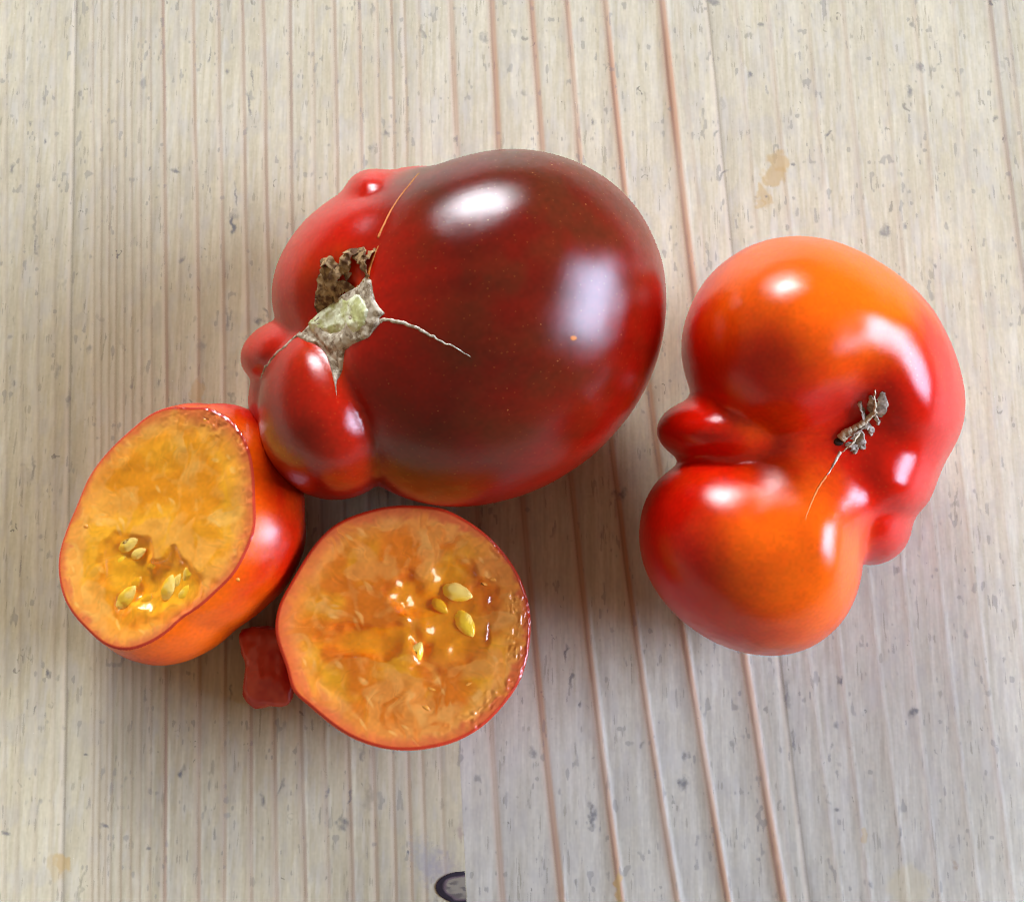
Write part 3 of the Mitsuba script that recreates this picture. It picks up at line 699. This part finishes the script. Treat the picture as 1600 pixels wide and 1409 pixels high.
# ------------------------------------------------------------------ the orange-red tomato
def orange_uv(v):
    o = 0.10 + 1.0 * bump3(v, (47.1, 20.0, 36.0), 15.0) + 0.40 * bump3(v, (37.7, 11.8, 42.0), 10.0) + 0.5 * bump3(v, (48.5, 10.6, 40.0), 10.0)
    o += 0.52 * bump3(v, (35.9, -23.6, 38.0), 9.0) + 0.62 * bump3(v, (41.0, -29.4, 25.0), 12.0) + 0.45 * bump3(v, (45.0, -23.8, 30.0), 8.0) + 0.35 * bump3(v, (35.4, -4.3, 32.0), 5.0) + 0.35 * bump3(v, (42.0, -15.3, 34.0), 7.0)
    o -= 0.3 * bump3(v, (26.8, 9.5, 20.0), 10.0) + 0.3 * bump3(v, (21.8, -16.6, 14.0), 10.0) + 0.25 * bump3(v, (57.2, -6.5, 26.0), 12.0) + 0.2 * bump3(v, (56.9, -18.0, 16.0), 9.0)
    return np.stack([0 * o, np.clip(o, 0, 1)], 1)


labels['tomato_001'] = {'label': 'glossy orange-red knobbly tomato with dried stem, at the right', 'category': 'tomato'}
v, f = surface_nets(orange_tomato, np.array((10.2, -46.4, -8.2)), np.array((77.1, 35.5, 54.2)), 0.5)
v[:, 2] = np.maximum(v[:, 2], 0.02)
put('tomato_001__skin', (v, f), 'tomato_skin', uv=orange_uv(v))
rng = np.random.default_rng(9)
hole = np.array([(47.08, -7.53, 33.29)])
put('tomato_001__stem_hole', blob(onto(orange_tomato, hole, 3)[0], np.eye(3), [0.75, 0.6, 0.35], 2, 0.3), 'stem_dark')
for pts, lift, w, h, mat, name in (
        ([(47.36, -7.17, 33.37), (48.18, -6.29, 33.64), (49.44, -5.53, 34.02), (50.62, -4.60, 34.76), (51.65, -3.92, 35.73), (52.16, -3.63, 36.37)], 0.75, 0.75, 0.6, 'straw', 'dried_stem'),
        ([(47.64, -6.82, 33.46), (48.92, -6.29, 33.65), (49.82, -5.88, 33.87), (50.85, -5.00, 34.48)], 1.5, 0.28, 0.26, 'grey_leaf', 'dried_stem'),
        ([(50.01, -5.96, 33.84), (49.21, -7.35, 33.31), (48.37, -8.25, 33.10), (47.32, -9.19, 33.05)], 1.2, 0.22, 0.2, 'straw', 'dried_stem'),
        ([(51.74, -4.00, 35.68), (51.97, -3.06, 36.98), (51.60, -2.05, 38.08), (51.35, -1.29, 39.00)], 0.9, 0.26, 0.24, 'straw', 'dried_stem'),
        ([(51.90, -3.95, 35.82), (52.60, -3.41, 36.91), (52.77, -2.60, 37.98), (52.11, -1.69, 38.73)], 0.48, 1.22, 0.2, 'grey_leaf', 'dried_sepal'),
        ([(51.49, -3.56, 36.12), (51.29, -2.58, 37.29), (50.96, -1.88, 38.13)], 0.56, 0.81, 0.2, 'grey_leaf', 'dried_sepal'),
        ([(50.77, -4.37, 34.98), (50.18, -3.47, 35.83), (49.72, -2.65, 36.92)], 0.48, 0.94, 0.2, 'grey_leaf', 'dried_sepal'),
        ([(51.94, -4.17, 35.58), (52.54, -4.73, 35.23), (52.78, -5.28, 34.79)], 0.40, 0.68, 0.2, 'grey_leaf', 'dried_sepal'),
        ([(50.85, -5.00, 34.48), (51.62, -5.85, 34.10), (51.83, -6.70, 33.74)], 0.40, 0.74, 0.2, 'grey_leaf', 'dried_sepal'),
        ([(49.48, -6.65, 33.54), (50.21, -7.54, 33.31), (50.57, -8.63, 33.10)], 0.40, 1.28, 0.2, 'grey_leaf', 'dried_sepal'),
        ([(48.75, -7.70, 33.21), (49.29, -8.43, 33.08), (49.64, -9.17, 32.97)], 0.32, 0.94, 0.2, 'grey_leaf', 'dried_sepal'),
        ([(47.33, -9.00, 33.06), (46.81, -9.87, 33.11), (46.04, -11.18, 33.39), (45.02, -12.66, 33.97)], 0.04, 0.24, 0.15, 'cork', 'scar_line'),
        ([(44.90, -12.87, 34.07), (43.53, -14.70, 35.02), (42.18, -17.22, 36.22), (41.01, -19.89, 37.03)], 0.02, 0.16, 0.1, 'orange_scar', 'scar_line')):
    path = resample(onto(orange_tomato, np.array(pts), 2), 0.22)
    t = np.linspace(0, 1, len(path))
    nrm = grad(orange_tomato, path)
    path = path + nrm * lift * (0.5 + 0.5 * np.sin(np.pi * t))[:, None]
    if name != 'scar_line':
        path += rng.normal(0, 0.05, path.shape)
    leaf = mat == 'grey_leaf' and name == 'dried_sepal'
    put(f'tomato_001__{name}', strand(path, (lambda t: w * (1.02 - 0.7 * t)), h * 0.8 if leaf else h, nrm + (rng.normal(0, 0.5, 3) if leaf else 0), 10, 0.55 if leaf else 0.12, 5), mat)

# ------------------------------------------------------------------ the two halves
def flesh_color_fn(o, a, b, size, look):
    """Cut face: red skin line, fleshy wall, gel and pulp in the middle. o, a, b: the face's centre and axes in mm; uv.x: 0 centre .. 1 rim."""
    def fn(p, n, uv):
        q = p * 1000.0 - mi.Vector3f(*o)
        x, y = dr.dot(q, mi.Vector3f(*a)), dr.dot(q, mi.Vector3f(*b))
        wx, wy = 3.0 * (fbm(x * 0.25 + 7, y * 0.25, 0.0, 2) - 0.5), 3.0 * (fbm(x * 0.25, y * 0.25 + 19, 3.0, 2) - 0.5)
        m = fbm((x + wx) * 0.15, (y + wy) * 0.15, look['seed'], 3)
        g = fbm((x + 2 * wx) * 0.30, (y + wy) * 0.22, 5.0 + look['seed'], 3)
        f = fbm(x * 0.55 + wx, y * 0.55 - wy, 9.0, 2)
        rho = uv.x + 0.09 * (f - 0.5) + 0.05 * (m - 0.5)
        inner = mix(look['deep'], look['yellow'], smoothstep(0.36, 0.66, m))
        inner = mix(inner, look['pulp'], 0.75 * smoothstep(0.50, 0.66, g))
        first, second, which = voronoi((x + wx) * 0.24 + 11, (y + 1.5 * wy) * 0.20 + 5)
        inner = mix(inner, look['light'], 0.22 * smoothstep(0.25, 0.05, second - first) * smoothstep(0.4, 0.6, f))
        wall = mix(look['wall'], look['light'], 0.5 * smoothstep(0.45, 0.62, f))
        c = mix(inner, wall, 0.75 * smoothstep(0.70, 0.92, rho))
        ray = noise(uv.y * 46.0 + 2.0 * f, rho * 5.0, 3.0) * noise(uv.y * 21.0, rho * 3.0 + 7.0, 5.0)
        c = mix(c, look['light'], 0.55 * smoothstep(0.36, 0.56, ray) * smoothstep(0.3, 0.5, rho) * (1 - smoothstep(0.9, 0.97, rho)))
        e1, e2, which = voronoi((x * 0.8 + y * 0.6 + wx) * 0.75 + 40, (y * 0.8 - x * 0.6 + wy) * 0.30 + 9)
        c = mix(c, look['light'], 0.75 * dr.select(which < 0.13, 1 - smoothstep(0.08, 0.34, e1), 0))
        for (lx, ly, rx, ry) in look['locules']:
            r = dr.sqrt(dr.square((x - lx + 0.5 * wx) / rx) + dr.square((y - ly + 0.5 * wy) / ry))
            c = mix(c, look['gel'], 0.85 * (1 - smoothstep(0.6, 1.1, r)))
        c = mix(c, look['edge'], 0.8 * smoothstep(0.86 + look['thin'] * x * 0.004, 0.985, rho + 0.06 * (f - 0.5)))
        c = c * (1 + 0.16 * (noise(uv.y * 170.0 + 6.0 * f, rho * 9.0, 13.0) - 0.5) * smoothstep(0.25, 0.7, rho)) * (0.95 + 0.10 * noise(x * 2.2, y * 2.2, 15.0))
        return mix(c, look['skin'], smoothstep(0.965, 0.985, uv.x))
    return fn


def half(key, label, rim, center, normal, depth, waist, look, skin_uv, lean=(0, 0, 0)):
    """A tomato half: a cut face inside the rim outline and a rounded back that rests on the table."""
    labels[key] = {'label': label, 'category': 'tomato half'}
    n = unit(normal)
    o = np.asarray(center, float)
    a = unit(np.cross([0, 1, 0], n))
    b = np.cross(n, a)
    q = np.asarray(rim) - o
    flat = np.stack([q @ a, q @ b], 1)
    ang = np.arctan2(flat[:, 1], flat[:, 0])
    rad = np.hypot(*flat.T)
    s = np.argsort(ang)
    ang, rad = ang[s], rad[s]
    th = np.linspace(-np.pi, np.pi, 480, endpoint=False)
    from scipy.interpolate import PchipInterpolator
    R = PchipInterpolator(np.concatenate([ang - 2 * np.pi, ang, ang + 2 * np.pi]), np.tile(rad, 3))(th)
    R = np.real(np.fft.ifft(np.fft.fft(R) * np.exp(-(np.fft.fftfreq(480, 1 / 480) / 26) ** 2)))
    rim3 = o + a * (R * np.cos(th))[:, None] + b * (R * np.sin(th))[:, None]
    # back
    phi = np.linspace(0, np.pi / 2 + waist, 90) - waist
    scale, down = np.cos(phi) / math.cos(waist), depth * (np.sin(phi) + math.sin(waist)) / (1 + math.sin(waist))
    back = o + (rim3 - o)[None] * scale[:, None, None] - n * down[:, None, None]
    back += np.asarray(lean) * (down * np.exp(-down / 12.0))[:, None, None]
    back += grad_free(back, o) * 0.5 * lumps(back, 9.0, 5)[..., None] * np.clip(down / 3, 0, 1)[:, None, None]
    drop = back[..., 2].min()
    back = back - np.array([0, 0, 1.0]) * drop * (down / down.max())[:, None, None]
    back[..., 2] = np.maximum(back[..., 2], 0.02)
    k, m = back.shape[:2]
    i, j = np.meshgrid(np.arange(k - 1), np.arange(m), indexing='ij')
    i, j = i.ravel(), j.ravel()
    q00, q01, q10, q11 = i * m + j, i * m + (j + 1) % m, (i + 1) * m + j, (i + 1) * m + (j + 1) % m
    f = np.vstack([np.stack([q00, q10, q11], 1), np.stack([q00, q11, q01], 1)])
    vv = back.reshape(-1, 3)
    put(key + '__skin', (vv, f), 'tomato_skin', uv=skin_uv(vv, np.repeat(down, m)))
    # cut face
    rho = np.linspace(0, 1, 190) ** 0.85
    X, Y = rho[:, None] * R * np.cos(th), rho[:, None] * R * np.sin(th)
    p2 = np.stack([X, Y, 0 * X], -1)
    inner = np.clip((0.93 - rho) / 0.15, 0, 1)[:, None]
    h = 1.1 * (meshkit.fbm(p2 / 6.5 + 30, 3, look['sd']) - 0.5) * inner + 0.10 * (meshkit.fbm(p2 / 1.9 + 50, 2, 7) - 0.5) * (0.35 + 0.65 * inner)
    wet = meshkit.noise(p2 / 1.6 + 12, 3)
    ga, gw = look['glint']
    facing = np.clip(1.4 - np.abs((np.degrees(th) - ga + 180) % 360 - 180) / gw, 0, 1)[None]
    h += look['bead'] * (meshkit.fbm(p2 / 0.62 + 80, 3, 4) - 0.5) * np.clip((rho[:, None] - 0.80) / 0.08, 0, 1) * np.clip((wet - 0.38) * 5, 0, 1) * facing
    pocket = np.full(X.shape, 9.0)
    for (lx, ly, rx, ry) in look['locules']:
        r = np.sqrt(((X - lx) / rx) ** 2 + ((Y - ly) / ry) ** 2) + 0.9 * (meshkit.fbm(p2 / 3.0 + 5, 2, 8) - 0.5)
        pocket = np.minimum(pocket, r)
        h -= 1.35 * np.clip(1 - (r / 1.35) ** 2, 0, 1) ** 1.5
    h += 0.22 * np.clip(rho - 0.8, 0, 0.15)[:, None] / 0.15 - 0.25 * np.clip((rho - 0.975) / 0.025, 0, 1)[:, None] ** 2 * 0.9
    h[-1] = 0
    face = o + a * X[..., None] + b * Y[..., None] + n * h[..., None]
    k, m = X.shape
    i, j = np.meshgrid(np.arange(k - 1), np.arange(m), indexing='ij')
    i, j = i.ravel(), j.ravel()
    q00, q01, q10, q11 = i * m + j, i * m + (j + 1) % m, (i + 1) * m + j, (i + 1) * m + (j + 1) % m
    f = np.vstack([np.stack([q00, q10, q11], 1), np.stack([q00, q11, q01], 1)])
    mat = key + '_flesh'
    scene[mat] = principled(mikit.proc(flesh_color_fn(o.tolist(), a.tolist(), b.tolist(), 1, look)), 0.17, specular=0.5, clearcoat=0.6, clearcoat_gloss=0.97, flatness=0.9)
    put(key + '__cut_face', (face.reshape(-1, 3), f), mat, uv=np.stack([np.repeat(rho, m), np.tile(th / (2 * np.pi) + 0.5, k)], 1), label=look['label'])
    # wet gel: one clear sheet over all the seed pockets, following their outline and never closer than a hair to the flesh
    gh = np.maximum(0.24 - 1.5 * np.clip(pocket - 0.55, 0, 1) ** 2 + 0.40 * (meshkit.fbm(p2 / 2.6 + 44, 2, 6) - 0.5), h + 0.16)
    gel = o + a * X[..., None] + b * Y[..., None] + n * gh[..., None]
    keep = ((pocket < 1.3) & (rho[:, None] < 0.94)).ravel()
    gf = f[keep[f].all(1)]
    used, inv = np.unique(gf, return_inverse=True)
    put(key + '__gel', (gel.reshape(-1, 3)[used], inv.reshape(-1, 3)), 'gel', label='clear wet gel round the seeds')
    return o, a, b, n


def grad_free(p, o):
    return unit(p - np.asarray(o))


def seed(key, frame, at, turn, size, depth, mat, tilt=0.0):
    o, a, b, n = frame
    q = np.asarray(at) - o
    x, y = q @ a, q @ b
    t = math.radians(turn)
    u = unit(a * math.cos(t) + b * math.sin(t) + n * tilt)
    w = unit(np.cross(n, u))
    c = o + a * x + b * y + n * (0.6 * depth - 0.80)
    put(key + '__seed', blob(c, [u, w, np.cross(u, w)], [size * 0.92, size * 0.52, size * 0.28], 3, 0.3, 0.32), mat)


def droplet(key, frame, at, turn, lx, ly, h, mat):
    o, a, b, n = frame
    q = np.asarray(at) - o
    t = math.radians(turn)
    u = a * math.cos(t) + b * math.sin(t)
    w = np.cross(n, u)
    put(key + '__juice_drop', blob(o + a * (q @ a) + b * (q @ b) + n * h, [u, w, n], [lx, ly, 0.35 * min(lx, ly)], 5, 0.6, 0.3), mat)


scene['seed_coat'] = principled(mikit.proc(lambda p, n, uv: mix((0.93, 0.68, 0.05), (0.95, 0.80, 0.30), smoothstep(0.35, 0.65, fbm(p.x * 500, p.y * 500, p.z * 500, 2)))), 0.12, specular=0.6, clearcoat=1.0, clearcoat_gloss=0.98)
scene['gel_seed'] = principled((0.80, 0.44, 0.012), 0.15, specular=0.6, clearcoat=1.0, clearcoat_gloss=0.98)
scene['gel'] = {'type': 'thindielectric', 'int_ior': 1.34, 'ext_ior': 1.0, 'specular_transmittance': {'type': 'rgb', 'value': [0.99, 0.93, 0.74]}}
scene['juice'] = principled((0.80, 0.30, 0.035), 0.05, specular=0.7, clearcoat=1.0, clearcoat_gloss=1.0)

LEFT = dict(thin=-0.6, bead=0.45, glint=(40, 60), seed=1.0, sd=21, deep=(0.86, 0.31, 0.010), yellow=(0.97, 0.44, 0.022), pulp=(0.93, 0.41, 0.060), light=(0.95, 0.52, 0.11), wall=(0.94, 0.36, 0.062), gel=(0.94, 0.50, 0.020),
            edge=(0.74, 0.14, 0.045), skin=(0.62, 0.05, 0.02), locules=[(-4.83, -5.33, 4.20, 5.00), (1.14, -8.97, 7.20, 4.20)], label='juicy yellow-orange cut face')
fr = half('tomato_half', 'tilted tomato half at the left showing a bright yellow-orange cut face',
          [(-49.38, 1.59, 19.43), (-47.47, 1.69, 20.14), (-44.21, 0.09, 21.41), (-41.57, -2.35, 22.49), (-39.51, -6.12, 23.39), (-38.61, -9.82, 23.86), (-38.16, -14.61, 24.21), (-37.97, -18.16, 24.40), (-39.01, -21.48, 24.14), (-40.93, -25.10, 23.55), (-43.80, -27.79, 22.58), (-48.39, -30.96, 20.98), (-51.31, -33.38, 19.98), (-54.91, -35.11, 18.69), (-58.01, -35.52, 17.55), (-60.60, -34.81, 16.56), (-64.59, -31.77, 14.96), (-68.22, -27.70, 13.46), (-69.80, -23.70, 12.72), (-70.15, -20.03, 12.46), (-69.45, -16.82, 12.60), (-67.67, -12.03, 13.09), (-66.05, -7.82, 13.54), (-63.17, -4.04, 14.48), (-59.47, -0.86, 15.75), (-56.05, 1.50, 16.94), (-52.53, 2.26, 18.23)], (-53.70, -17.37, 18.50), (-0.3497, 0.0340, 0.9363), 25.0, 0.40, LEFT,
          lambda v, d: np.stack([0.42 * bump3(v, (-33.1, -17.2, 12.0), 9.0) + 0.15 * bump3(v, (-36.1, -5.4, 14.0), 8.0), np.clip(0.22 + 0.45 * np.clip(1 - d / 4, 0, 1) + 0.85 * bump3(v, (-48.1, -32.2, 12.0), 11.0) + 0.3 * bump3(v, (-39.4, -29.2, 12.0), 6.0), 0, 1)], 1), lean=(0.28, 0.06, 0))
for at, turn, s, dp, tilt in (
        ((-58.80, -18.97, 16.66), 22, 2.0, 0.15, 0.1),
        ((-60.31, -21.46, 16.18), 40, 1.2, -0.7, 0.1),
        ((-58.58, -27.13, 17.03), 42, 2.3, -0.2, 0.15),
        ((-55.66, -27.90, 18.15), 45, 1.5, -1.0, 0.1),
        ((-51.92, -26.10, 19.48), 72, 2.1, -0.45, 0.1),
        ((-47.95, -23.64, 20.88), 48, 2.5, -0.4, 0.1),
        ((-57.57, -25.03, 17.33), 50, 1.3, -1.1, 0),
        ((-54.91, -22.45, 18.23), 30, 1.1, -0.9, 0),
        ((-50.74, -25.20, 19.89), 60, 1.3, -0.8, 0.1),
        ((-61.14, -24.49, 15.98), 60, 1.2, -0.8, 0.1),
        ((-53.70, -30.36, 18.97), 40, 1.3, -0.5, 0.1),
        ((-59.46, -28.06, 16.74), 30, 1.5, -0.3, 0.1),
        ((-49.25, -27.25, 20.52), 60, 1.5, -0.3, 0.1),
        ((-57.18, -20.50, 17.31), 20, 1.5, -0.3, 0.1)):
    seed('tomato_half', fr, at, turn, s, dp, 'seed_coat' if dp > -0.9 else 'gel_seed', tilt)
for at, turn, lx, ly in (
        ((-54.20, -3.08, 17.80), 80, 0.28, 0.75),
        ((-47.34, -0.40, 20.26), 60, 0.4, 0.9),
        ((-51.39, -32.23, 19.90), 50, 0.3, 0.3),
        ((-66.01, -15.77, 13.84), 80, 0.3, 0.4),
        ((-40.28, -25.92, 23.82), 70, 0.25, 0.35),
        ((-42.41, -9.55, 22.43), 40, 0.3, 0.4),
        ((-61.86, -5.21, 15.01), 20, 0.5, 0.25)):
    droplet('tomato_half', fr, at, turn, lx, ly, 0.0, 'juice')

RIGHT = dict(thin=1.0, bead=0.75, glint=(-10, 55), seed=4.0, sd=33, deep=(0.74, 0.17, 0.006), yellow=(0.88, 0.36, 0.012), pulp=(0.86, 0.30, 0.045), light=(0.93, 0.43, 0.095), wall=(0.88, 0.28, 0.045), gel=(0.90, 0.34, 0.010),
             edge=(0.72, 0.10, 0.030), skin=(0.60, 0.04, 0.012), locules=[(6.71, 1.41, 5.60, 7.00), (-3.99, -1.76, 7.00, 2.40), (0.68, 5.00, 4.00, 2.50)], label='juicy deep orange cut face')
fr = half('tomato_half_001', 'tomato half nearest the viewer, lying flat with its orange cut face up',
          [(-14.71, -13.63, 18.69), (-10.43, -14.06, 18.36), (-6.14, -16.24, 17.86), (-1.85, -19.88, 17.21), (1.07, -24.11, 16.60), (2.62, -28.91, 16.03), (2.61, -33.99, 15.54), (1.35, -39.33, 15.11), (-1.25, -43.22, 14.91), (-4.58, -46.53, 14.82), (-8.76, -48.79, 14.89), (-12.93, -49.74, 15.08), (-17.08, -49.95, 15.35), (-21.25, -49.14, 15.71), (-26.86, -46.19, 16.38), (-30.21, -43.42, 16.87), (-32.51, -41.57, 17.21), (-33.44, -38.20, 17.60), (-34.54, -35.48, 17.94), (-35.38, -32.18, 18.32), (-34.89, -28.85, 18.60), (-33.44, -25.97, 18.78), (-32.07, -23.47, 18.93), (-30.13, -20.27, 19.11), (-26.84, -16.74, 19.22), (-21.77, -14.52, 19.09)], (-16.15, -32.17, 17.00), (0.0680, -0.0960, 0.9931), 17.0, 0.12, RIGHT,
          lambda v, d: np.stack([0 * d, np.clip(0.45 - 0.5 * np.clip(d / 8, 0, 1), 0, 1)], 1))
for at, turn, s, dp, tilt in (
        ((-8.13, -26.63, 16.99), -15, 2.5, -0.05, 0.1),
        ((-6.94, -31.32, 16.45), -58, 2.4, -0.35, 0.15),
        ((-14.68, -36.05, 16.52), 62, 2.4, -0.1, 0.15),
        ((-10.81, -28.68, 16.97), -40, 1.6, -1.0, 0.1),
        ((-9.80, -35.25, 16.27), -30, 1.0, -1.0, 0),
        ((-7.69, -35.52, 16.10), 10, 0.9, -0.9, 0)):
    seed('tomato_half_001', fr, at, turn, s, dp, 'seed_coat' if dp > -0.9 else 'gel_seed', tilt)
for at, turn, lx, ly in (
        ((-3.07, -38.32, 15.51), -40, 0.25, 0.4),
        ((-11.96, -41.04, 15.86), -20, 0.6, 0.2),
        ((-12.79, -43.77, 15.65), 60, 0.3, 0.6),
        ((-6.42, -40.24, 15.55), 20, 0.5, 0.2),
        ((-2.91, -24.64, 16.82), 80, 0.25, 0.5),
        ((-4.26, -25.34, 16.85), 80, 0.25, 0.5)):
    droplet('tomato_half_001', fr, at, turn, lx, ly, 0.0, 'juice')

FLAP = ((-38.64, -36.01, 3.30), ((0.9869, 0.0710, -0.1449), (-0.0517, 0.9898, 0.1330), (-0.1528, 0.1237, -0.9805)), (3.84, 6.07, 3.00))


def flap(p):
    c, ax, r = FLAP
    q = (p - np.array(c)) @ np.array(ax).T / np.array(r)
    q[..., 0] += 0.12 * q[..., 1]
    return ((q ** 4).sum(-1) ** 0.25 - 1) * 3.0 + 1.9 * lumps(p, 4.5, 6)


scene['flap_flesh'] = principled(mikit.proc(lambda p, n, uv: mix((0.46, 0.020, 0.012), (0.60, 0.075, 0.035), smoothstep(0.35, 0.65, fbm(p.x * 320, p.y * 320, p.z * 320, 3)))), 0.3, specular=0.5, clearcoat=0.5, clearcoat_gloss=0.9)
v, f = surface_nets(flap, np.array((-45.1, -44.9, -1.9)), np.array((-28.9, -26.3, 14.3)), 0.3)
v[:, 2] = np.maximum(v[:, 2], 0.02)
put('tomato_half_001__lobe', (v, f), 'flap_flesh', label='small dark red lobe at the side of the half')
